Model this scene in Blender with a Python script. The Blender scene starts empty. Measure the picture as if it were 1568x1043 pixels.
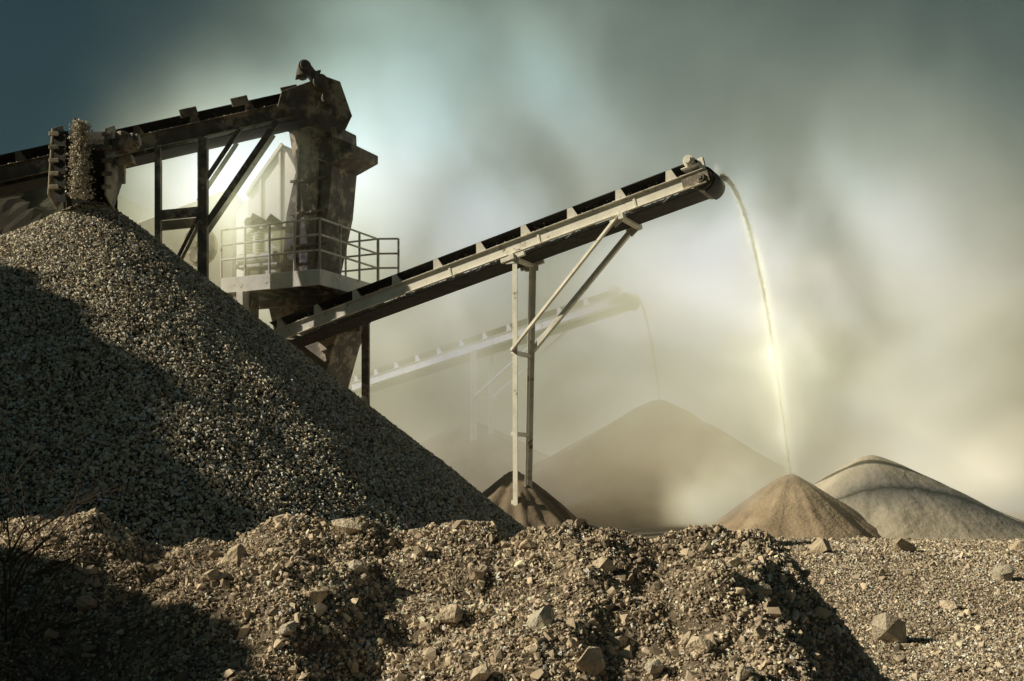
import bpy, bmesh, math, random
import numpy as np
from mathutils import Vector, Matrix
random.seed(5); rng=np.random.default_rng(7)
sc=bpy.context.scene
sc.view_settings.view_transform='Standard'
# ---------------------------------------------------------------- noise
RT=rng.random((256,256))
def vn(x,y):
    xi=np.floor(x).astype(int); yi=np.floor(y).astype(int); fx=x-xi; fy=y-yi
    fx=fx*fx*(3-2*fx); fy=fy*fy*(3-2*fy)
    a=RT[xi&255,yi&255];b=RT[(xi+1)&255,yi&255];c=RT[xi&255,(yi+1)&255];d=RT[(xi+1)&255,(yi+1)&255]
    return (a*(1-fx)+b*fx)*(1-fy)+(c*(1-fx)+d*fx)*fy
def fbm(x,y,o=4):
    s=0;a=.5
    for i in range(o):
        s=s+a*(vn(x*2**i+17*i,y*2**i+31*i)-.5); a*=.5
    return s
def sstep(t,a,b):
    t=np.clip((t-a)/(b-a),0,1); return t*t*(3-2*t)
# ---------------------------------------------------------------- materials
def nt(mat): 
    mat.use_nodes=True; t=mat.node_tree; t.nodes.clear(); return t,t.nodes,t.links
def surf(name,c1,c2,scale=4,rough=.85,bump=.3,bscale=30,attr=False,metal=0,c3=None,c3t=.6,c3s=2.0,spec=.3):
    m=bpy.data.materials.new(name); t,N,L=nt(m)
    o=N.new('ShaderNodeOutputMaterial'); b=N.new('ShaderNodeBsdfPrincipled'); L.new(b.outputs[0],o.inputs[0])
    b.inputs['Roughness'].default_value=rough; b.inputs['Metallic'].default_value=metal
    b.inputs['Specular IOR Level'].default_value=spec
    tc=N.new('ShaderNodeTexCoord')
    n=N.new('ShaderNodeTexNoise'); n.inputs['Scale'].default_value=scale; n.inputs['Detail'].default_value=6; n.inputs['Roughness'].default_value=.65
    L.new(tc.outputs['Object'],n.inputs['Vector'])
    r=N.new('ShaderNodeValToRGB'); r.color_ramp.elements[0].position=.35; r.color_ramp.elements[1].position=.65
    r.color_ramp.elements[0].color=(*c1,1); r.color_ramp.elements[1].color=(*c2,1)
    L.new(n.outputs['Fac'],r.inputs[0]); col=r.outputs[0]
    if c3:
        n3=N.new('ShaderNodeTexNoise'); n3.inputs['Scale'].default_value=c3s; n3.inputs['Detail'].default_value=9; n3.inputs['Roughness'].default_value=.75
        L.new(tc.outputs['Object'],n3.inputs['Vector'])
        r3=N.new('ShaderNodeValToRGB'); r3.color_ramp.elements[0].position=c3t-.03; r3.color_ramp.elements[1].position=c3t+.04
        r3.color_ramp.elements[0].color=(0,0,0,1); r3.color_ramp.elements[1].color=(1,1,1,1)
        L.new(n3.outputs['Fac'],r3.inputs[0])
        mx=N.new('ShaderNodeMixRGB'); L.new(r3.outputs[0],mx.inputs[0]); L.new(col,mx.inputs[1]); mx.inputs[2].default_value=(*c3,1); col=mx.outputs[0]
    if attr:
        at=N.new('ShaderNodeAttribute'); at.attribute_name='Col'
        mx=N.new('ShaderNodeMixRGB'); mx.blend_type='MULTIPLY'; mx.inputs[0].default_value=1
        L.new(col,mx.inputs[1]); L.new(at.outputs['Color'],mx.inputs[2]); col=mx.outputs[0]
    L.new(col,b.inputs['Base Color'])
    if bump>0:
        n2=N.new('ShaderNodeTexNoise'); n2.inputs['Scale'].default_value=bscale; n2.inputs['Detail'].default_value=5
        L.new(tc.outputs['Object'],n2.inputs['Vector'])
        bp=N.new('ShaderNodeBump'); bp.inputs['Strength'].default_value=bump; bp.inputs['Distance'].default_value=.03
        L.new(n2.outputs['Fac'],bp.inputs['Height']); L.new(bp.outputs[0],b.inputs['Normal'])
    return m
M_ground=surf('ground_gravel',(.11,.085,.06),(.18,.14,.10),3,.95,.8,25)
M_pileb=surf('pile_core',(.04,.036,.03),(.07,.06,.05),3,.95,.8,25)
M_stone=surf('crushed_stone',(.85,.85,.85),(1,1,1),9,.9,0,attr=True,spec=.12)
M_sand=surf('sand',(.24,.18,.12),(.37,.285,.195),2,.95,.9,14)
M_psand=surf('pale_sand',(.42,.365,.27),(.55,.48,.36),2,.95,.9,8)
M_dsand=surf('brown_sand',(.15,.115,.08),(.22,.17,.12),1,.95,.6,12)
M_paint=surf('weathered_cream_paint',(.64,.61,.53),(.80,.77,.68),3,.5,.15,20,c3=(.20,.13,.08),c3t=.62,c3s=3.2)
M_steel=surf('dark_dusty_steel',(.11,.095,.08),(.22,.19,.15),3,.6,.15,15,metal=.2,c3=(.42,.36,.27),c3t=.54,c3s=1.5)
M_rub=surf('belt_rubber',(.02,.02,.02),(.05,.045,.04),4,.8,.2,30)
M_white=surf('dusty_white_plate',(.74,.71,.62),(.84,.81,.72),1.5,.5,.1,10,c3=(.35,.26,.18),c3t=.68,c3s=2)
M_hill=surf('hill_scrub',(.025,.022,.016),(.055,.048,.034),.3,.95,0)
M_bark=surf('dry_bark',(.06,.04,.03),(.11,.08,.06),10,.9,.2)
# ---------------------------------------------------------------- mesh helpers
def obj_np(name,V,Q,mat,col=None,smooth=False):
    me=bpy.data.meshes.new(name); n=len(V); k=Q.shape[1]
    me.vertices.add(n); me.vertices.foreach_set('co',V.astype(np.float32).ravel())
    me.loops.add(Q.size); me.loops.foreach_set('vertex_index',Q.astype(np.int32).ravel())
    me.polygons.add(len(Q)); me.polygons.foreach_set('loop_start',np.arange(0,Q.size,k,dtype=np.int32))
    me.polygons.foreach_set('loop_total',np.full(len(Q),k,dtype=np.int32))
    me.update(calc_edges=True)
    if not smooth: me.shade_flat()
    else: me.shade_smooth()
    if col is not None:
        a=me.color_attributes.new('Col','FLOAT_COLOR','POINT'); a.data.foreach_set('color',col.astype(np.float32).ravel())
    me.materials.append(mat)
    o=bpy.data.objects.new(name,me); sc.collection.objects.link(o); return o
def template(k):
    while True:
        b=bmesh.new()
        for i in range(k):
            v=rng.normal(size=3); v/=np.linalg.norm(v); v*=rng.uniform(.85,1.1); b.verts.new(v*np.array([1,1,.85]))
        bmesh.ops.convex_hull(b,input=b.verts[:])
        bmesh.ops.triangulate(b,faces=b.faces[:])
        if all(len(v.link_faces)>0 for v in b.verts) and len(b.faces)==2*k-4:
            b.verts.index_update(); V=np.array([v.co[:] for v in b.verts]); F=np.array([[v.index for v in f.verts] for f in b.faces]); b.free()
            return V-V.mean(0),F
        b.free()
TP8=[template(8) for _ in range(40)]
TP12=[template(13) for _ in range(24)]
def stones(P,size,tint,var=.35,TP=None,flat=1.0):
    TP=TP or TP8
    n=len(P); k=len(TP[0][0])
    ti=rng.integers(0,len(TP),n); TV=np.array([t[0] for t in TP]); TF=np.array([t[1] for t in TP])
    base=TV[ti]; asp=rng.uniform(.65,1.2,(n,1,3)); base=base*asp*size[:,None,None]*.55
    q=rng.normal(size=(n,4)); q/=np.linalg.norm(q,axis=1)[:,None]
    w,x,y,z=q.T
    R=np.stack([1-2*(y*y+z*z),2*(x*y-z*w),2*(x*z+y*w),2*(x*y+z*w),1-2*(x*x+z*z),2*(y*z-x*w),2*(x*z-y*w),2*(y*z+x*w),1-2*(x*x+y*y)],1).reshape(n,3,3)
    V=np.einsum('nij,nkj->nki',R,base); V[:,:,2]*=flat; V+=P[:,None,:]
    F=(TF[ti]+k*np.arange(n)[:,None,None]).reshape(-1,3)
    b=np.exp(rng.normal(0,var,n)); warm=rng.uniform(-.06,.06,n)
    C=np.stack([tint[0]*b*(1+warm),tint[1]*b,tint[2]*b*(1-warm),np.ones(n)],1) if not isinstance(tint,np.ndarray) else np.concatenate([tint*b[:,None],np.ones((n,1))],1)
    return V.reshape(-1,3),F,np.repeat(np.clip(C,0.02,.8),k,axis=0)
def merge(parts):
    off=0;VV=[];QQ=[];CC=[]
    for v,q,c in parts: VV.append(v);QQ.append(q+off);CC.append(c);off+=len(v)
    return np.concatenate(VV),np.concatenate(QQ),np.concatenate(CC)
# ---------------------------------------------------------------- terrain
cpx=np.array([-9,-4.1,-3.6,-3.32,-2.96,-2.68,-2.36,-2.04,-1.76,-1.4,-1.07,-.84,-.39,-.02,.21,.44,.62,.99,1.27,1.59,1.82,2.05,2.3,2.6,3.0])
cpz=np.array([1.3,1.32,1.26,1.32,1.4,1.25,1.15,1.24,1.32,1.39,1.34,1.26,1.27,1.27,1.31,1.34,1.26,1.2,1.28,1.2,1.1,.87,.6,.2,0])
def ground_z(x,y):
    base=.62*sstep(y,9.5,16.5)*sstep(x,1,4)*(1-.5*sstep(y,18,23))+.12*fbm(x*.5,y*.5,3)+.1*sstep(y,16,22)
    yc=7.95+.9*fbm(x*.7+5,y*0+3,2)
    xx=x*1.0+.25*fbm(x*1.3,y*1.3+9,2)
    xx2=xx+np.clip(8-y,0,3)*.03
    hc=np.interp(xx2,cpx,cpz)
    front=hc-.36*np.clip(yc-y,0,99)-.03*np.clip(yc-y,0,99)**2
    bz=np.where(y<yc,front,hc-.75*(y-yc))
    m=fbm(x*1.6+3,y*1.6+8,4)*.52*np.exp(-((y-6.6)/1.3)**2)+fbm(x*4,y*4,3)*.18
    bz=bz+m*sstep(2.9-x,0,.8)
    z=np.maximum(base,bz)+.03*fbm(x*6,y*6,2)
    return z
def grow(a,b,s,out,f=1.25):
    core=list(np.arange(a,b,s)); l=[];st=s;p=a
    while p>-out: st*=f; p-=st; l.append(p)
    r=[];st=s;p=core[-1]
    while p<out: st*=f; p+=st; r.append(p)
    return np.array(l[::-1]+core+r)
xs=grow(-7,12,.07,900); ys=grow(3.5,20,.07,900)
X,Y=np.meshgrid(xs,ys,indexing='ij'); Z=ground_z(X,Y)*(np.abs(X)<60)*(Y<80)*(Y>-5)
nx,ny=X.shape; I=np.arange(nx*ny).reshape(nx,ny)
Q=np.stack([I[:-1,:-1],I[1:,:-1],I[1:,1:],I[:-1,1:]],-1).reshape(-1,4)
obj_np('ground',np.stack([X,Y,Z],-1).reshape(-1,3),Q,M_ground,smooth=True)
parts=[]
for args in [(150000,5.2,9,-3.9,3.2,.015,.04,1.5,0),(5000,5.2,9,-3.9,3.2,.035,.07,1.8,1),(400,5.2,9,-3.9,3.2,.06,.11,1.5,1),(80000,9,15,1.2,9.5,.02,.045,1.6,0),(70000,15,24,1.5,14,.03,.065,1.6,0),(1000,9,20,1.2,12,.06,.13,2,1)]:
    n,y0,y1,xl,xr,smin,smax,pw,big=args
    y=rng.uniform(y0,y1,n); x=rng.uniform(xl,xr,n); k=(np.abs(x)<.5*y+.5)
    x=x[k];y=y[k]; s=smin*(smax/smin)**(rng.random(len(x))**pw); z=ground_z(x,y)+s*.16
    P=np.stack([x,y,z],1)
    t=np.array([.45,.365,.27])[None]*np.ones((len(x),1))*(1+1.1*fbm(x*1.2,y*1.2,3))[:,None]
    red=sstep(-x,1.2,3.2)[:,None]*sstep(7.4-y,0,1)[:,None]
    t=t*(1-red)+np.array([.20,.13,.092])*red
    if big: t=t*1.12
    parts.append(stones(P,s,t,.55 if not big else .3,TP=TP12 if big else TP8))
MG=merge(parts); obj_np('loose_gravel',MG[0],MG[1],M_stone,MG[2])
RK=[(-1.62,7.95,.15),(-1.12,7.8,.19),(-1.89,7.6,.13),(-1.75,7.27,.16),(-1.0,7.2,.11),(.58,7.2,.18),(.82,7.9,.13),(1.4,7.22,.11),(-.37,6.8,.17),(-1.15,6.6,.13),(.78,6.25,.15),(1.04,6.33,.17),(.42,6.05,.22),(.17,6.47,.18),(-.16,6.03,.14),(-1.25,6.3,.13),(-1.8,6.85,.12),(-2.65,7.1,.16),(3.64,11,.40),(6.0,13.9,.3),(4.8,12.5,.2),(4.4,16.2,.35),(5.6,16.3,.3),(7.3,16.4,.3),(1.5,6.9,.12),(.1,7.6,.12),(-.6,7.5,.13),(1.2,5.9,.12),(.62,6.6,.12)]
RK=[(x,y,s*1.12) for x,y,s in RK]
for i in range(12):
    y=random.uniform(5.6,8.3); RK.append((random.uniform(-.5*y,1.8),y,random.uniform(.07,.10)))
R_=np.array(RK); z=ground_z(R_[:,0],R_[:,1])+R_[:,2]*.20
TPR=[template(19) for _ in range(16)]
v,q,c=stones(np.stack([R_[:,0],R_[:,1],z],1),R_[:,2],(.62,.53,.41),.12,TP=TPR,flat=.8)
M_rock=surf('pale_rock',(.7,.68,.64),(1,1,1),9,.9,.9,40,attr=True,spec=.12)
obj_np('scattered_rocks',v,q,M_rock,c)
# ---------------------------------------------------------------- piles
def pile_z(dx,dy,H,sr,sl,sf,seed):
    a=np.where(dx>0,sr,sl)*dx; b=sf*dy
    r=np.sqrt(a*a+b*b+.02)
    ang=np.arctan2(dy,dx)
    w=fbm(np.cos(ang)*2.5+seed+9,np.sin(ang)*2.5+seed+9,3)
    return H+.14-r*(1+.10*w*np.clip(r,0,1))+.10*fbm(dx*1.5+seed,dy*1.5,3)*np.clip(r,0,1)
def pile(name,cx,cy,H,R,sr,sl,sf,mat,seed,res=.1,flow=0):
    n=int(2*R/res); g=np.linspace(-R,R,n); A,B=np.meshgrid(g,g,indexing='ij')
    Z=pile_z(A,B,H,sr,sl,sf,seed)
    if flow: 
        an=np.arctan2(B,A); Z+=flow*fbm(np.cos(an)*4+40,np.sin(an)*4+40,3)*np.clip(np.hypot(A,B)*.8,0,1)+.3*flow*fbm(A*2+9,B*2,3)
    I=np.arange(n*n).reshape(n,n)
    Q=np.stack([I[:-1,:-1],I[1:,:-1],I[1:,1:],I[:-1,1:]],-1).reshape(-1,4)
    zq=Z.ravel()[Q].max(1); Q=Q[zq>-.3]
    return obj_np(name,np.stack([A+cx,B+cy,Z],-1).reshape(-1,3),Q,mat,smooth=True)
PX,PY,PH=-6.19,17.0,5.78
gp=pile('shade_heap',PX,PY,PH,11,.785,.55,.72,M_pileb,3,.12)
n=350000
u=rng.random(n)**.5*9.6; th=rng.uniform(-math.pi*1.1,math.pi*.08,n)
dx=u*np.cos(th);dy=u*np.sin(th); z=pile_z(dx,dy,PH,.785,.55,.72,3)
px=dx+PX;py_=dy+PY
k=(z>.3)&(px>-.47*py_-.6)
dx,dy,z,px,py_=[a[k] for a in (dx,dy,z,px,py_)]
s=.028*(2.3)**(rng.random(len(dx))**1.4)
v,q,c=stones(np.stack([px,py_,z+s*.2],1),s,(.55,.475,.365),.58)
st=obj_np('surface_stones',v,q,M_stone,c); st.parent=gp
pile('shade_heap',-19.5,13.2,11.9,17,.8,.78,.66,M_ground,8,.2,2.0)  # unseen heap, added and shaped to shade the big pile's lower face
pile('shade_heap',-9.2,5.6,5.2,6.2,.9,.85,.85,M_ground,9,.12,1.2)  # second unseen heap, added to shade the left foreground
pile('sand_pile',5.99,24.5,1.80,4,.74,.74,.74,M_sand,5,.04,.22)
pile('sand_pile',8.1,25.7,2.24,5,.5,.62,.85,M_psand,11,.04,.08)
pile('sand_pile',9.7,26.4,1.5,5,.42,.5,.7,M_psand,13,.05,.08)
pile('dust_mound',.05,26.6,1.9,4,.9,.95,.8,M_dsand,15,.05,.6)
pile('brown_sand_pile',4.9,38,4.4,10,.60,.56,.6,M_dsand,19,.12,.3)
pile('brown_sand_pile',-1.6,44,4.0,10,.5,.5,.5,M_dsand,23,.14,.4)
pile('sand_pile',0.6,22,.75,4,.4,.3,.3,M_psand,27,.08,.3)
A,B=np.meshgrid(np.linspace(-160,160,420),np.linspace(0,60,70),indexing='ij')
Zh=(26+10*fbm(A*.02+3,A*0+2,3)-.0006*A**2+12*np.exp(-((A+68)/34)**2)+3.4*fbm(A*.35,B*.35,5))*sstep(B,-2,40)
n1,n2=A.shape; I=np.arange(n1*n2).reshape(n1,n2)
Q=np.stack([I[:-1,:-1],I[1:,:-1],I[1:,1:],I[:-1,1:]],-1).reshape(-1,4)
obj_np('hill',np.stack([A,B+85,Zh-1],-1).reshape(-1,3),Q,M_hill)
# ---------------------------------------------------------------- structural kit
class Part:
    def __init__(s,name,mat,parent,bevel=.008): s.n=name;s.m=mat;s.p=parent;s.bm=bmesh.new();s.bv=bevel
    def frame(s,p0,p1,up):
        a=(p1-p0).normalized(); sd=a.cross(up)
        if sd.length<1e-4: sd=a.cross(Vector((0,1,0)))
        sd.normalize(); u=sd.cross(a); return a,sd,u
    def beam(s,p0,p1,w,h,up=Vector((0,0,1))):
        p0=Vector(p0);p1=Vector(p1); a,sd,u=s.frame(p0,p1,Vector(up))
        vs=[s.bm.verts.new(p+sd*(i*w/2)+u*(j*h/2)) for p in (p0,p1) for i,j in ((-1,-1),(1,-1),(1,1),(-1,1))]
        for f in ((3,2,1,0),(4,5,6,7),(0,1,5,4),(1,2,6,5),(2,3,7,6),(3,0,4,7)): s.bm.faces.new([vs[i] for i in f])
    def angle(s,p0,p1,w,t=.012,up=Vector((0,0,1)),f1=1,f2=1):
        p0=Vector(p0);p1=Vector(p1);a,sd,u=s.frame(p0,p1,Vector(up))
        s.beam(p0+u*(f2*w/2),p1+u*(f2*w/2),t,w,up); o=sd*(f1*(w/2+t/2+.001)); s.beam(p0+o,p1+o,w,t,up)
    def cyl(s,p0,p1,r,r2=None,seg=14):
        p0=Vector(p0);p1=Vector(p1); r2=r if r2 is None else r2
        a,sd,u=s.frame(p0,p1,Vector((0,0,1)) if abs((p1-p0).normalized().z)<.95 else Vector((1,0,0)))
        A=[s.bm.verts.new(p0+(sd*math.cos(t)+u*math.sin(t))*r) for t in [2*math.pi*i/seg for i in range(seg)]]
        B=[s.bm.verts.new(p1+(sd*math.cos(t)+u*math.sin(t))*r2) for t in [2*math.pi*i/seg for i in range(seg)]]
        s.bm.faces.new(A[::-1]); s.bm.faces.new(B)
        for i in range(seg): s.bm.faces.new([A[i],A[(i+1)%seg],B[(i+1)%seg],B[i]])
    def prism(s,pts,ext):
        ext=Vector(ext); A=[s.bm.verts.new(Vector(p)) for p in pts]; B=[s.bm.verts.new(Vector(p)+ext) for p in pts]
        s.bm.faces.new(A); s.bm.faces.new(B[::-1]); n=len(A)
        for i in range(n): s.bm.faces.new([A[i],B[i],B[(i+1)%n],A[(i+1)%n]])
    def done(s):
        bmesh.ops.recalc_face_normals(s.bm,faces=s.bm.faces[:])
        me=bpy.data.meshes.new(s.n); s.bm.to_mesh(me); s.bm.free(); me.materials.append(s.m)
        o=bpy.data.objects.new(s.n,me); sc.collection.objects.link(o); o.parent=s.p
        if s.bv:
            b=o.modifiers.new('bevel','BEVEL'); b.width=s.bv; b.segments=1; b.limit_method='ANGLE'
        return o
def empty(name):
    e=bpy.data.objects.new(name,None); sc.collection.objects.link(e); return e
UP=Vector((0,0,1))
def conveyor(name,tail,head,w=.9,H=.3,paint=M_paint,step=1.15,motor=True,spill=True):
    E=empty(name); tail=Vector(tail);head=Vector(head); a=(head-tail).normalized(); s=a.cross(UP).normalized(); n=s.cross(a); Ln=(head-tail).length
    if n.z<0:n=-n
    def P(u,v,h): return tail+a*u+s*v+n*h
    fr=Part('frame',paint,E)
    for sg in (-1,1):
        v=sg*w/2
        fr.beam(P(0,v,0),P(Ln,v,0),.014,H,n)
        fr.beam(P(0,v+sg*.042,H/2-.008),P(Ln,v+sg*.042,H/2-.008),.07,.016,n)
        fr.beam(P(0,v+sg*.042,-H/2+.008),P(Ln,v+sg*.042,-H/2+.008),.07,.016,n)
        u=.5
        while u<Ln-.3:
            fr.beam(P(u+.12,v+sg*.02,-H/2+.02),P(u+.12,v+sg*.02,H/2-.02),.012,.06,a)
            u+=step*2
    u=.4
    while u<Ln-.2:
        fr.beam(P(u,-w/2+.01,-.05),P(u,w/2-.01,-.05),.07,.07,n); u+=step
    u=.4
    while u<Ln-step:
        fr.beam(P(u,-w/2+.01,-.11),P(u+step,w/2-.01,-.11),.04,.012,n); u+=2*step
    fr.done()
    br=Part('idler_brackets',paint,E,0)
    ro=Part('idlers',M_steel,E,0)
    u=.35
    while u<Ln-.3:
        for sg in (-1,1):
            br.prism([P(u-.13,sg*(w/2+.02),H/2),P(u+.13,sg*(w/2+.02),H/2),P(u+.05,sg*(w/2+.045),H/2+.22),P(u-.07,sg*(w/2+.045),H/2+.22)],s*(sg*.014))
            ro.cyl(P(u,sg*.17,H/2+.07),P(u,sg*(w/2+.02),H/2+.19),.045,seg=8)
        ro.cyl(P(u,-.16,H/2+.07),P(u,.16,H/2+.07),.045,seg=8)
        u+=step
    br.done(); ro.done()
    be=Part('belt',M_rub,E,0)
    prof=[(-w/2+.01,.235),(-.17,.12),(.17,.12),(w/2-.01,.235),(w/2-.01,.25),(.17,.137),(-.17,.137),(-w/2+.01,.25)]
    be.prism([P(0,v,H/2+h) for v,h in prof],a*(Ln-.1))
    be.beam(P(0,0,-H/2-.06),P(Ln-.1,0,-H/2-.06),w*.85,.015,n)
    r=.27
    ring=[];hc=-.02
    for i in range(13):
        t=math.pi/2-math.pi*i/12; ring.append((Ln-.1+math.cos(t)*r*1.0,hc+math.sin(t)*r))
    pts=[P(x,-w*.42,h) for x,h in ring]+[P(Ln-.1+(x-Ln+.1)*.93,-w*.42,hc+(h-hc)*.93) for x,h in ring[::-1]]
    be.prism(pts,s*w*.84); be.done()
    hd=Part('head_drum',M_steel,E)
    hd.cyl(P(Ln-.1,-w*.45,hc),P(Ln-.1,w*.45,hc),.235,seg=24); hd.cyl(P(Ln-.1,-w*.62,hc),P(Ln-.1,w*.62,hc),.05)
    for sg in(-1,1):
        hd.cyl(P(Ln-.1,sg*w*.55,hc),P(Ln-.1,sg*w*.6,hc),.1); hd.beam(P(Ln-.5,sg*w*.53,hc),P(Ln+.08,sg*w*.53,hc),.02,.22,n)
    hd.done()
    if motor:
        mo=Part('drive_motor',paint,E)
        mo.cyl(P(Ln-.25,w*.1,.40),P(Ln-.25,w*.62,.40),.11,seg=18); mo.cyl(P(Ln-.25,w*.62,.40),P(Ln-.25,w*.7,.40),.08,seg=18)
        for i in range(6): mo.cyl(P(Ln-.25,w*(.16+.07*i),.40),P(Ln-.25,w*(.175+.07*i),.40),.125,seg=18)
        mo.beam(P(Ln-.45,w*.3,.29),P(Ln-.05,w*.3,.29),.5,.03,n); mo.beam(P(Ln-.02,w*.45,.4),P(Ln-.02,w*.45,.05),.1,.12,a)
        mo.done()
    if spill:
        m=400; V=np.array([list(P(random.uniform(.1,Ln-.2),random.choice((-1,1))*random.gauss(w/2+.03,.012),H/2+.012)) for i in range(m)])
        v,q,c=stones(V,rng.uniform(.02,.05,m),(.5,.43,.33)); o=obj_np('spilled_grit',v,q,M_stone,c); o.parent=E
        nb=4000; uu=rng.uniform(0,Ln-.1,nb); ww=rng.normal(0,.11,nb)
        V=np.array([list(P(uu[i],ww[i],H/2+.15+random.uniform(0,.05)*math.exp(-(ww[i]/.15)**2))) for i in range(nb)])
        v,q,c=stones(V,rng.uniform(.02,.045,nb),(.5,.43,.33)); o=obj_np('carried_material',v,q,M_stone,c); o.parent=E
    return E,P,Ln,a,s,n
# ---- main conveyor
E,P,Ln,a,s,n=conveyor('belt_conveyor',(-5.75,28.7,5.22),(4.18,23.8,7.92),w=.95,H=.30)
lg=Part('support_legs',M_paint,E)
ut=Ln*.599; um=Ln*.832
for sg in (-1,1):
    top=P(ut,sg*.5,-.16); foot=Vector((top.x-.05,top.y,1.0))+(-s*sg*.14)
    mid=top.lerp(foot,.38)
    lg.angle(top,foot,.12,.014,up=a,f1=-sg)
    lg.angle(mid,P(um,sg*.5,-.17),.10,.012,up=UP,f1=sg)
    lg.beam(P(um,sg*.5,-.17),P(um-.25,sg*.5,-.3),.02,.22,n)
    lg.beam(top+UP*.12,top-UP*.2,.03,.34,a)
    lg.beam(P(ut-.3,sg*.505,-.22),P(ut+.3,sg*.505,-.22),.08,.1,n)
tA=P(ut,.5,-.16);tB=P(ut,-.5,-.16)
fA=Vector((tA.x-.05,tA.y,1.0))-s*.14; fB=Vector((tB.x-.05,tB.y,1.0))+s*.14
for t in (.38,.7,.97):
    lg.beam(tA.lerp(fA,t),tB.lerp(fB,t),.09,.09,UP)
lg.beam(P(ut,-.6,-.22),P(ut,.6,-.22),.12,.12,n); lg.beam(P(um,-.6,-.22),P(um,.6,-.22),.12,.12,n)
lg.done()
# ---- far conveyor
E2,P2,Ln2,a2,s2,n2_=conveyor('belt_conveyor',(-6.2,46.5,5.5),(3.95,38.3,7.75),w=.95,H=.32,spill=False)
lg=Part('support_legs',M_paint,E2)
for sg in (-1,1):
    top=P2(Ln2*.5,sg*.5,-.16); foot=Vector((top.x,top.y,1.5)); lg.angle(top,foot,.14,.02,up=a2)
    lg.angle(top.lerp(foot,.36),P2(Ln2*.79,sg*.5,-.17),.12,.02)
lg.beam(P2(Ln2*.5,.5,-1.9),P2(Ln2*.5,-.5,-1.9),.1,.1)
lg.done()
# ---- upper conveyor to the screening plant
hd=Vector((-4.55,27.6,10.7)); tl=Vector((-13.4,25,7.75)); tl=hd+(tl-hd)*1.7
E3,P3,Ln3,a3,s3,n3_=conveyor('belt_conveyor',tl,hd,w=1.0,H=.34,paint=M_steel,spill=True,step=1.3,motor=False)
lg=Part('support_frame',M_steel,E3)
hs=Part('head_hood',M_steel,E3)
for sg in (-1,1):
    hs.prism([P3(Ln3-1.2,sg*.62,.1),P3(Ln3-1.0,sg*.62,.42),P3(Ln3+.1,sg*.62,.55),P3(Ln3+.42,sg*.62,.35),P3(Ln3+.45,sg*.62,-.5),P3(Ln3+.0,sg*.62,-.9),P3(Ln3-.6,sg*.62,-.5)],s3*(sg*.02))
hs.prism([P3(Ln3+.1,-.62,.55),P3(Ln3+.42,-.62,.35),P3(Ln3+.45,-.62,-.5),P3(Ln3+.43,-.62,-.5),P3(Ln3+.40,-.62,.34),P3(Ln3+.09,-.62,.52)],s3*1.24)
for u in (-1.0,-2.2,-3.4): hs.beam(P3(Ln3+u,-.55,.5),P3(Ln3+u+.35,-.55,.5),.03,.22,n3_); hs.beam(P3(Ln3+u,.58,.42),P3(Ln3+u+.4,.58,.42),.03,.2,n3_)
hs.done()
mo=Part('gearmotor',M_steel,E3)
mo.cyl(P3(Ln3-.35,.35,.78),P3(Ln3-.35,.95,.78),.15,seg=18); mo.cyl(P3(Ln3-.35,.95,.78),P3(Ln3-.35,1.02,.78),.11,seg=18)
mo.cyl(P3(Ln3-.1,.7,.35),P3(Ln3-.1,.98,.35),.18,seg=18); mo.beam(P3(Ln3-.3,.8,.78),P3(Ln3-.1,.8,.3),.2,.2)
mo.cyl(P3(Ln3-.05,.7,.0),P3(Ln3-.05,.9,.0),.12,seg=14); mo.beam(P3(Ln3-.6,.75,.62),P3(Ln3,.75,.62),.25,.04,n3_); mo.done()
for (u,wd) in ((3.05,.2),(4.1,.13)):
    for sg in (-1,1):
        t=P3(Ln3-u,sg*.55,-.2); lg.beam(t,Vector((t.x,t.y,0)),wd,wd,Vector((1,0,0)))
for sg in (-1,1):
    b0=P3(Ln3-3.05,sg*.56,-.2); lg.beam(P3(Ln3-1.3,sg*.56,-.2),Vector((b0.x,b0.y,b0.z-2.1)),.09,.14)
    c0=P3(Ln3-4.1,sg*.56,-.2); lg.beam(P3(Ln3-2.2,sg*.57,-.2),Vector((b0.x-.1,b0.y,b0.z-1.2)),.08,.1)
    lg.beam(Vector((b0.x,b0.y,b0.z-1.7)),Vector((c0.x,c0.y,c0.z-1.55)),.1,.22)
    lg.beam(Vector((b0.x,b0.y,b0.z-1.6)),Vector((c0.x,c0.y,c0.z-3.4)),.06,.08)
lg.done()
# ---- screening plant tower
E4=empty('screening_plant_tower')
C=Vector((-4.56,27,0)); l=Vector((-.902,.432,0)); r=Vector((.432,.902,0))
def T(a_,b_,z): return C+l*a_+r*b_+UP*z
LA,LB=2.95,2.55
dk=Part('deck_fascia',M_paint,E4)
dk.beam(T(-.02,0,6.5),T(LA,0,6.5),.05,.38); dk.beam(T(0,.03,6.5),T(0,LB,6.5),.05,.38); dk.beam(T(LA,.03,6.5),T(LA,LB,6.5),.05,.38)
dk.beam(T(0,LB,6.5),T(LA,LB,6.5),.05,.38); dk.done()
dd=Part('deck_grating',M_steel,E4); dd.prism([T(.03,.03,6.6),T(LA-.03,.03,6.6),T(LA-.03,LB-.03,6.6),T(.03,LB-.03,6.6)],UP*.05)
for i in range(5): dd.beam(T(.5+i*.5,.04,6.45),T(.5+i*.5,LB-.04,6.45),.08,.2)
dd.done()
rl=Part('guard_rails',M_paint,E4,0)
def rail(p,q,k):
    for i in range(k+1):
        c=p.lerp(q,i/k); rl.cyl(c,c+UP*1.2,.03,seg=8)
    for h in (.45,.82,1.2): rl.cyl(p+UP*h,q+UP*h,.027,seg=8)
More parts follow.
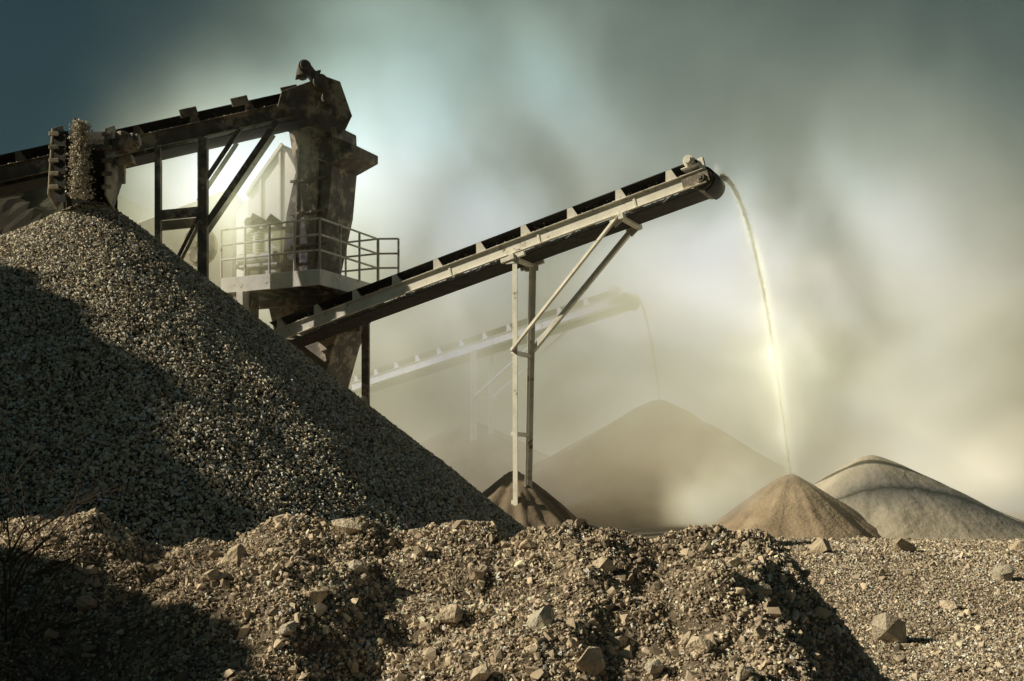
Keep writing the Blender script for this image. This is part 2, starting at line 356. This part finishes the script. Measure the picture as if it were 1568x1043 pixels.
rail(T(0,0,6.69),T(LA,0,6.69),4); rail(T(0,0,6.69),T(0,LB,6.69),3); rail(T(0,LB,6.69),T(LA,LB,6.69),3); rail(T(-.02,LB,6.69),T(-.5,LB+.2,6.69),1)
rl.done()
wh=Part('screen_housing',M_white,E4,.02)
wh.prism([T(a_,.75,z) for a_,z in ((2.7,6.72),(2.75,8.9),(1.62,10.05),(1.15,9.25),(1.42,8.2),(1.35,6.72))],r*1.5)
wh.prism([T(2.7,.76,8.9),T(3.6,1.3,8.6),T(3.6,1.3,6.72),T(2.7,.76,6.72)],r*.9)
wh.done()
rb=Part('housing_ribs',M_paint,E4)
for a_,z0,z1 in ((2.3,6.72,9.35),(1.7,6.72,9.9)): rb.beam(T(a_,.72,z0),T(a_,.72,z1),.05,.07,l)
rb.beam(T(2.7,.7,8.0),T(1.45,.7,8.0),.06,.1); rb.beam(T(2.75,.71,8.9),T(1.62,.71,10.05),.08,.1); rb.done()
ch=Part('discharge_chute',M_steel,E4,.015)
ch.prism([T(a_,.5,z) for a_,z in ((1.3,10.35),(.02,10.3),(-.02,9.5),(.12,8.2),(.5,6.75),(1.5,6.75),(1.36,8.2),(1.08,9.25))],r*1.1)
ch.prism([T(a_,.4,z) for a_,z in ((.55,10.0),(-.15,9.9),(-.62,9.7),(-.62,9.5),(.0,9.28),(.5,9.5))],r*1.2)
for z in (7.4,8.2,9.0): ch.beam(T(1.2,.46,z),T(.12,.46,z),.05,.07)
for a_ in (.35,.95): ch.beam(T(a_,.47,9.9),T(a_+.12,.47,7.0),.04,.07,l)
ch.done()
mc=Part('spring_mounts',M_paint,E4)
for a_ in (1.75,2.1):
    for i in range(7): mc.cyl(T(a_+.3,.35,7.35+i*.07),T(a_+.3,.35,7.39+i*.07),.12,seg=14)
    mc.cyl(T(a_+.3,.35,6.7),T(a_+.3,.35,7.86),.05)
mc.cyl(T(2.6,.3,7.15),T(1.5,.3,7.15),.16,seg=18); mc.beam(T(2.7,.4,7.0),T(1.4,.4,6.95),.4,.1); mc.done()
mc=Part('vibrator_motor',M_steel,E4)
mc.cyl(T(1.9,.5,8.0),T(2.2,.2,8.2),.10); mc.cyl(T(2.25,.5,8.05),T(2.25,.15,8.05),.12); mc.cyl(T(1.5,.5,7.95),T(1.7,.25,8.15),.1); mc.beam(T(2.4,.5,7.9),T(1.4,.5,7.9),.2,.06); mc.done()
fl=Part('flywheel',M_steel,E4); fc=Vector((-7.9,28.9,7.6)); ax=Vector((-.3,-.95,0)).normalized()
fl.cyl(fc,fc+ax*.12,.5,seg=28); fl.cyl(fc+ax*.12,fc+ax*.2,.42,seg=28); fl.cyl(fc,fc+ax*.35,.09); fl.done()
bx=Part('screen_box',M_white,E4,.02)
bx.prism([Vector(p) for p in ((-7.3,29.6,6.4),(-11.0,29.6,6.4),(-11.3,29.6,7.8),(-7.3,29.6,9.3))],Vector((0,1.8,0))); bx.done()
lw=Part('lower_structure',M_steel,E4,.02)
for a_,b_ in ((2.1,.2),(LA-.12,.12),(.3,LB-.1),(LA-.12,LB-.12)): lw.beam(T(a_,b_,0),T(a_,b_,6.3),.2,.2,Vector((1,0,0)))
lw.prism([T(a_,1.9,z) for a_,z in ((.3,6.3),(3.0,6.3),(2.6,4.9),(2.2,3.4),(1.5,3.4),(.9,5.2))],r*1.2)
lw.beam(T(.3,LB-.3,5.6),T(3.2,LB-.3,5.6),.15,.2); lw.beam(T(2.0,.05,6.2),T(LA-.12,.05,4.3),.1,.1); lw.beam(T(0,1.3,6.2),T(LA,1.3,6.2),.2,.2);lw.beam(T(2.1,.2,5.2),T(2.1,LB,5.2),.15,.2); lw.done()
lt=Part('base_post',M_paint,E4); lt.beam(T(2.2,-.1,4.6),T(2.2,-.1,6.28),.26,.2,l); lt.done()
# ---- conveyor feeding the big pile (seen end-on)
E5=empty('stacker_conveyor_head')
d5=Part('side_plates',M_steel,E5); by=16.7
ax5=Vector((-.36,1,-.3)).normalized()
for x0 in (-6.62,-5.86):
    d5.prism([Vector((x0-.0,by,6.85)),Vector((x0,by-.35,6.7)),Vector((x0-(.06 if x0<-6.2 else -.0),by-.35,5.75)),Vector((x0-(.06 if x0<-6.2 else 0),by-.05,5.6)),Vector((x0,by+.5,6.3))],Vector((.03,0,0)))
    d5.beam(Vector((x0,by,6.5)),Vector((x0,by,6.5))+ax5*9,.03,.3)
    for i in range(5): d5.beam(Vector((x0-.02,by-.38,5.85+i*.19)),Vector((x0+.12,by-.38,5.85+i*.19)),.04,.06)
d5.beam((-6.66,by+.1,6.72),(-5.8,by+.1,6.72),.12,.1); d5.done()
b5=Part('belt',M_rub,E5,0)
b5.cyl((-6.56,by,6.5),(-5.9,by,6.5),.25,seg=20); 
b5.beam(Vector((-6.24,by,6.73)),Vector((-6.24,by,6.73))+ax5*9,.62,.02); b5.beam(Vector((-6.24,by,6.27)),Vector((-6.24,by,6.27))+ax5*9,.62,.02)
for i in range(5): b5.beam((-6.57,by-.36,5.72+i*.2),(-6.40,by-.38,5.72+i*.2),.02,.17)
b5.prism([(-6.58,by+.3,5.6),(-5.9,by+.3,5.6),(-5.9,by+.32,6.5),(-6.58,by+.32,6.5)],(0,.02,0)); b5.done()
m5=Part('drive_motor',M_steel,E5); m5.cyl((-5.80,by-.1,6.5),(-5.48,by-.1,6.6),.12,seg=16); m5.cyl((-5.66,by-.15,6.42),(-5.66,by-.15,6.7),.09,seg=14); m5.cyl((-5.49,by-.1,6.6),(-5.43,by-.1,6.61),.09,seg=16)
m5.beam((-5.8,by,6.3),(-5.55,by,6.35),.2,.12);m5.beam((-5.72,by,6.3),(-5.72,by,6.0),.08,.08); m5.done()
n=3200; t=rng.random(n); P5=np.stack([-6.18+rng.normal(0,.05,n)*(1+.5*t),16.28+rng.normal(0,.05,n),6.78-1.1*t],1)
v,q,c=stones(P5,rng.uniform(.02,.045,n),(.58,.51,.40),.4); o=obj_np('falling_gravel',v,q,M_stone,c); o.parent=E5
# ---------------------------------------------------------------- falling streams
def stream(name,p0,vx,vy,z1,n,spread,mat=M_stone,tint=(.8,.76,.6)):
    p0=np.array(p0); T1=math.sqrt(2*(p0[2]-z1)/9.8); dx,dy=vx/T1,vy/T1
    t=rng.random(n)*T1; sp=spread*(.5+1.0*t/T1)
    r=np.abs(rng.normal(0,1,n))**1.5
    th=rng.uniform(0,6.28,n)
    x=p0[0]+dx*t+sp*r*np.cos(th); y=p0[1]+dy*t+sp*r*np.sin(th); z=p0[2]-4.9*t*t+rng.normal(0,.03,n)
    v,q,c=stones(np.stack([x,y,z],1),rng.uniform(.008,.022,n),tint,.15)
    return obj_np(name,v,q,mat,c)
stream('falling_sand',(4.36,23.8,8.02),1.63,.7,1.75,17000,.026)
stream('falling_sand',(4.1,38.2,7.9),.85,-.2,4.3,9000,.03)
# ---------------------------------------------------------------- bare shrub
bs=Part('bare_shrub',M_bark,None,0)
def branch(p,d,L_,r_,k):
    q=p+d*L_; bs.cyl(p,q,r_,r_*.65,seg=5)
    if k==0: return
    for i in range(random.choice((1,2,2))):
        d2=(d+Vector((random.gauss(.1,.4),random.gauss(0,.4),random.gauss(.0,.25)))).normalized(); branch(p.lerp(q,random.uniform(.6,1)),d2,L_*random.uniform(.65,.95),r_*.66,k-1)
for (x,y) in ((-3.4,7.6),(-3.25,7.3),(-3.1,7.0),(-2.98,6.7)):
    z=float(ground_z(np.array([x]),np.array([y]))[0])
    for j in range(3): branch(Vector((x,y,z-.03)),Vector((random.gauss(.35,.45),random.gauss(0,.3),1)).normalized(),random.uniform(.22,.4),.010,4)
bs.done()
# ---------------------------------------------------------------- dust volumes (voxel grids)
def dustvol(name,lo,hi,res,blobs,haze,nscale,thr,cols,emis,wob=3.0,detail=4,rate=2.0,solid=(),fall=None):
    me=bpy.data.meshes.new(name); o=bpy.data.objects.new(name,me); sc.collection.objects.link(o)
    m=bpy.data.materials.new(name); t,N,L=nt(m)
    out=N.new('ShaderNodeOutputMaterial'); sct=N.new('ShaderNodeVolumeScatter'); em=N.new('ShaderNodeEmission'); ad=N.new('ShaderNodeAddShader')
    L.new(sct.outputs[0],ad.inputs[0]); L.new(em.outputs[0],ad.inputs[1]); L.new(ad.outputs[0],out.inputs['Volume'])
    at=N.new('ShaderNodeAttribute'); at.attribute_name='density'
    L.new(at.outputs['Fac'],sct.inputs['Density'])
    # emission stands for multiple scattering inside the dust: painted glow, by density and height
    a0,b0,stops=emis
    tc=N.new('ShaderNodeTexCoord'); sx=N.new('ShaderNodeSeparateXYZ'); L.new(tc.outputs['Object'],sx.inputs[0])
    def M(op,a,b):
        k=N.new('ShaderNodeMath'); k.operation=op
        for i,v in enumerate((a,b)):
            if isinstance(v,(int,float)): k.inputs[i].default_value=v
            else: L.new(v,k.inputs[i])
        return k.outputs[0]
    zz=M('MULTIPLY',sx.outputs[2],1/20)
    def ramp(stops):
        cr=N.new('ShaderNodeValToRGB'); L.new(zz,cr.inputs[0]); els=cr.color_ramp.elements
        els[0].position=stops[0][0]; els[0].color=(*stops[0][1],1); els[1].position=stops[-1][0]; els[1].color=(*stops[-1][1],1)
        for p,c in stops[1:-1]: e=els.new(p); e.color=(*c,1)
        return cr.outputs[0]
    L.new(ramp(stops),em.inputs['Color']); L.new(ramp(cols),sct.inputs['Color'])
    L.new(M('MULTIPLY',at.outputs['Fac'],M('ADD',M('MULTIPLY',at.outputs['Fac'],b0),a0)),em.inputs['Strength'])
    m.cycles.volume_step_rate=rate
    g=bpy.data.node_groups.new(name,'GeometryNodeTree'); g.interface.new_socket('Geometry',in_out='OUTPUT',socket_type='NodeSocketGeometry')
    N=g.nodes;L=g.links
    go=N.new('NodeGroupOutput'); vc=N.new('GeometryNodeVolumeCube'); sm=N.new('GeometryNodeSetMaterial'); sm.inputs['Material'].default_value=m
    vc.inputs['Min'].default_value=lo; vc.inputs['Max'].default_value=hi
    for i,k in enumerate(('Resolution X','Resolution Y','Resolution Z')): vc.inputs[k].default_value=res[i]
    L.new(vc.outputs[0],sm.inputs[0]); L.new(sm.outputs[0],go.inputs[0])
    pos=N.new('GeometryNodeInputPosition')
    def math_(op,a,b=None):
        k=N.new('ShaderNodeMath'); k.operation=op
        for i,v in enumerate((a,b)):
            if v is None: continue
            if isinstance(v,(int,float)): k.inputs[i].default_value=v
            else: L.new(v,k.inputs[i])
        return k.outputs[0]
    def vm(op,a,b):
        k=N.new('ShaderNodeVectorMath'); k.operation=op
        for i,v in enumerate((a,b)):
            if isinstance(v,tuple): k.inputs[i].default_value=v
            else: L.new(v,k.inputs[i])
        return k
    def mrange(v,a,b,c=0,d=1):
        mr=N.new('ShaderNodeMapRange'); mr.interpolation_type='SMOOTHSTEP'
        for i,x in enumerate((a,b,c,d)): mr.inputs[i+1].default_value=x
        L.new(v,mr.inputs[0]); return mr.outputs[0]
    nz=N.new('ShaderNodeTexNoise'); nz.inputs['Scale'].default_value=nscale; nz.inputs['Detail'].default_value=detail; nz.inputs['Roughness'].default_value=.62; nz.inputs['Distortion'].default_value=.7
    L.new(pos.outputs[0],nz.inputs['Vector'])
    w=vm('SUBTRACT',nz.outputs['Color'],(.5,.5,.5)).outputs[0]; w=vm('MULTIPLY',w,(wob*2,wob*2,wob*2)).outputs[0]
    p=vm('ADD',pos.outputs[0],w).outputs[0]
    tot=None
    def blob(cx,cy,cz,rx,ry,rz,am,pp=None):
        d=vm('SUBTRACT',pp or p,(cx,cy,cz)).outputs[0]; d=vm('MULTIPLY',d,(1/rx,1/ry,1/rz)).outputs[0]
        k=vm('DOT_PRODUCT',d,d).outputs['Value']; return math_('MULTIPLY',math_('EXPONENT',math_('MULTIPLY',k,-1.0)),am)
    for b in blobs:
        g_=blob(*b); tot=g_ if tot is None else math_('ADD',tot,g_)
    tot=math_('MULTIPLY',tot,mrange(nz.outputs['Fac'],thr[0],thr[1],thr[2],1))
    n2=N.new('ShaderNodeTexNoise'); n2.inputs['Scale'].default_value=.5; n2.inputs['Detail'].default_value=5; L.new(pos.outputs[0],n2.inputs['Vector'])
    w2=vm('SUBTRACT',n2.outputs['Color'],(.5,.5,.5)).outputs[0]; w2=vm('MULTIPLY',w2,(3.2,3.2,3.2)).outputs[0]; p2=vm('ADD',pos.outputs[0],w2).outputs[0]
    for b in solid: tot=math_('ADD',tot,blob(*b,pp=p2))
    if haze:
        sx=N.new('ShaderNodeSeparateXYZ'); L.new(p,sx.inputs[0])
        hz=math_('MULTIPLY',math_('EXPONENT',math_('MULTIPLY',sx.outputs[2],-1/haze[1])),haze[0])
        hz=math_('MULTIPLY',hz,mrange(nz.outputs['Fac'],.35,.62,.4,1))
        hz=math_('MULTIPLY',hz,mrange(sx.outputs[1],28.5,33.0)); hz=math_('MULTIPLY',hz,mrange(sx.outputs[0],-14,-1,.15,1))
        tot=math_('ADD',tot,hz)
    q=N.new('ShaderNodeSeparateXYZ'); L.new(pos.outputs[0],q.inputs[0])
    if fall:
        x0,y0,z0,vx,vy,K=fall
        sx=N.new('ShaderNodeSeparateXYZ'); L.new(p,sx.inputs[0])
        s_=math_('SQRT',math_('MAXIMUM',math_('MULTIPLY',math_('SUBTRACT',z0,sx.outputs[2]),1/K),0.0))
        def tube(xx,yy,r0,r1,amp,side=0.0):
            ex=math_('SUBTRACT',xx,math_('ADD',math_('MULTIPLY',s_,vx),x0+side)); ey=math_('SUBTRACT',yy,math_('ADD',math_('MULTIPLY',s_,vy),y0))
            d2=math_('ADD',math_('MULTIPLY',ex,ex),math_('MULTIPLY',ey,ey)); rr=math_('ADD',math_('MULTIPLY',s_,r1),r0)
            return math_('MULTIPLY',math_('EXPONENT',math_('MULTIPLY',math_('DIVIDE',d2,math_('MULTIPLY',rr,rr)),-1.0)),amp)
        nm=mrange(nz.outputs['Fac'],.35,.65,.45,1.15)
        tt=tube(sx.outputs[0],sx.outputs[1],.035,.08,6.0)  # dense core whose emission paints the stream's bright sunlit line
        tt=math_('ADD',tt,math_('MULTIPLY',math_('MULTIPLY',tube(sx.outputs[0],sx.outputs[1],.12,.28,1.6),s_),nm))
        tt=math_('ADD',tt,math_('MULTIPLY',math_('MULTIPLY',tube(sx.outputs[0],sx.outputs[1],.40,.85,.42,.1),s_),nm))
        tot=math_('ADD',tot,math_('MULTIPLY',tt,mrange(q.outputs[2],1.3,4.4,.18,1)))
    for i in range(3):
        e=(hi[i]-lo[i])*.08
        if not(i==2): tot=math_('MULTIPLY',tot,mrange(q.outputs[i],lo[i],lo[i]+e))
        if not(fall and i==2): tot=math_('MULTIPLY',tot,mrange(q.outputs[i],hi[i],hi[i]-e))
    L.new(tot,vc.inputs['Density'])
    md=o.modifiers.new('dust','NODES'); md.node_group=g
    return o
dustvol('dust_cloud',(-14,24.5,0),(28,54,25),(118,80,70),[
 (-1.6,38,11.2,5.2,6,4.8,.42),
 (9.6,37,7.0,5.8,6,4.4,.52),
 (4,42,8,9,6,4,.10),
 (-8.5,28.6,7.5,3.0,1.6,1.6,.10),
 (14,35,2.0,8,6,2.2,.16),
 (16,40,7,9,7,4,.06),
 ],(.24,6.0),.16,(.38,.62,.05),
 [(0,(.50,.385,.22)),(.16,(.70,.58,.34)),(.34,(.98,.93,.54)),(.75,(.82,.97,.86))],  # low dust is brown, darkened to paint in the plume's shadow
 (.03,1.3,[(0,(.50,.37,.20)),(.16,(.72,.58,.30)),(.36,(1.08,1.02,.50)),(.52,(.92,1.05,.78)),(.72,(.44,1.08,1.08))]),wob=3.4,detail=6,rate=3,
 solid=[(-7.6,32.6,9.3,2.7,1.8,2.5,.95),(-5.0,34.5,10.2,3.0,2.2,2.8,.22),(-6.9,28.0,8.7,1.3,.9,1.5,.75),(3.8,33.0,1.8,5.5,1.8,2.2,.15),(3.6,27.5,1.0,2.2,1.6,.6,.2),(11.9,28.3,1.8,1.9,1.6,1.2,.55),(8.3,28.6,1.4,2.6,1.2,1.2,.5)])  # blobs at the tower glow, painting blown-out sunlight around the housing
dustvol('falling_dust_glow',(3.0,22.0,.7),(8.4,26.8,8.25),(86,76,94),[
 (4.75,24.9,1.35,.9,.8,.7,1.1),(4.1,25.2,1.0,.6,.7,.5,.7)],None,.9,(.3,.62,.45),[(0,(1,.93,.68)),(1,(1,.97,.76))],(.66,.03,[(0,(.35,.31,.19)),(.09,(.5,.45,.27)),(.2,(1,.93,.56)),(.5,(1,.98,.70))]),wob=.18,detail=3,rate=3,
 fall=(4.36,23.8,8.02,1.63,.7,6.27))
# ---------------------------------------------------------------- light, sky, camera
el=math.radians(30); az=math.radians(264)
Ld=Vector((math.sin(az)*math.cos(el),math.cos(az)*math.cos(el),math.sin(el)))
sl=bpy.data.lights.new('sun','SUN'); sl.energy=5; sl.angle=math.radians(.5); sl.color=(1,.90,.68)
so=bpy.data.objects.new('sun',sl); so.rotation_euler=Ld.to_track_quat('Z','Y').to_euler(); sc.collection.objects.link(so)
w=bpy.data.worlds.new('World'); sc.world=w; w.use_nodes=True; N=w.node_tree.nodes; L=w.node_tree.links; N.clear()
wo=N.new('ShaderNodeOutputWorld'); bg=N.new('ShaderNodeBackground'); L.new(bg.outputs[0],wo.inputs[0]); bg.inputs[1].default_value=.05
sk=N.new('ShaderNodeTexSky'); sk.sky_type='NISHITA'; sk.sun_disc=False; sk.sun_elevation=el; sk.sun_rotation=az; sk.dust_density=2.0
mx=N.new('ShaderNodeMixRGB'); mx.blend_type='MULTIPLY'; mx.inputs[0].default_value=1; mx.inputs[2].default_value=(.28,.39,.31,1)
L.new(sk.outputs[0],mx.inputs[1]); L.new(mx.outputs[0],bg.inputs[0])
cam=bpy.data.cameras.new('camera'); cam.lens=40; cam.sensor_width=36; cam.shift_y=.1394; cam.clip_end=3000
co=bpy.data.objects.new('camera',cam); co.location=(0,0,1.6); co.rotation_euler=(math.radians(90),0,0); sc.collection.objects.link(co); sc.camera=co
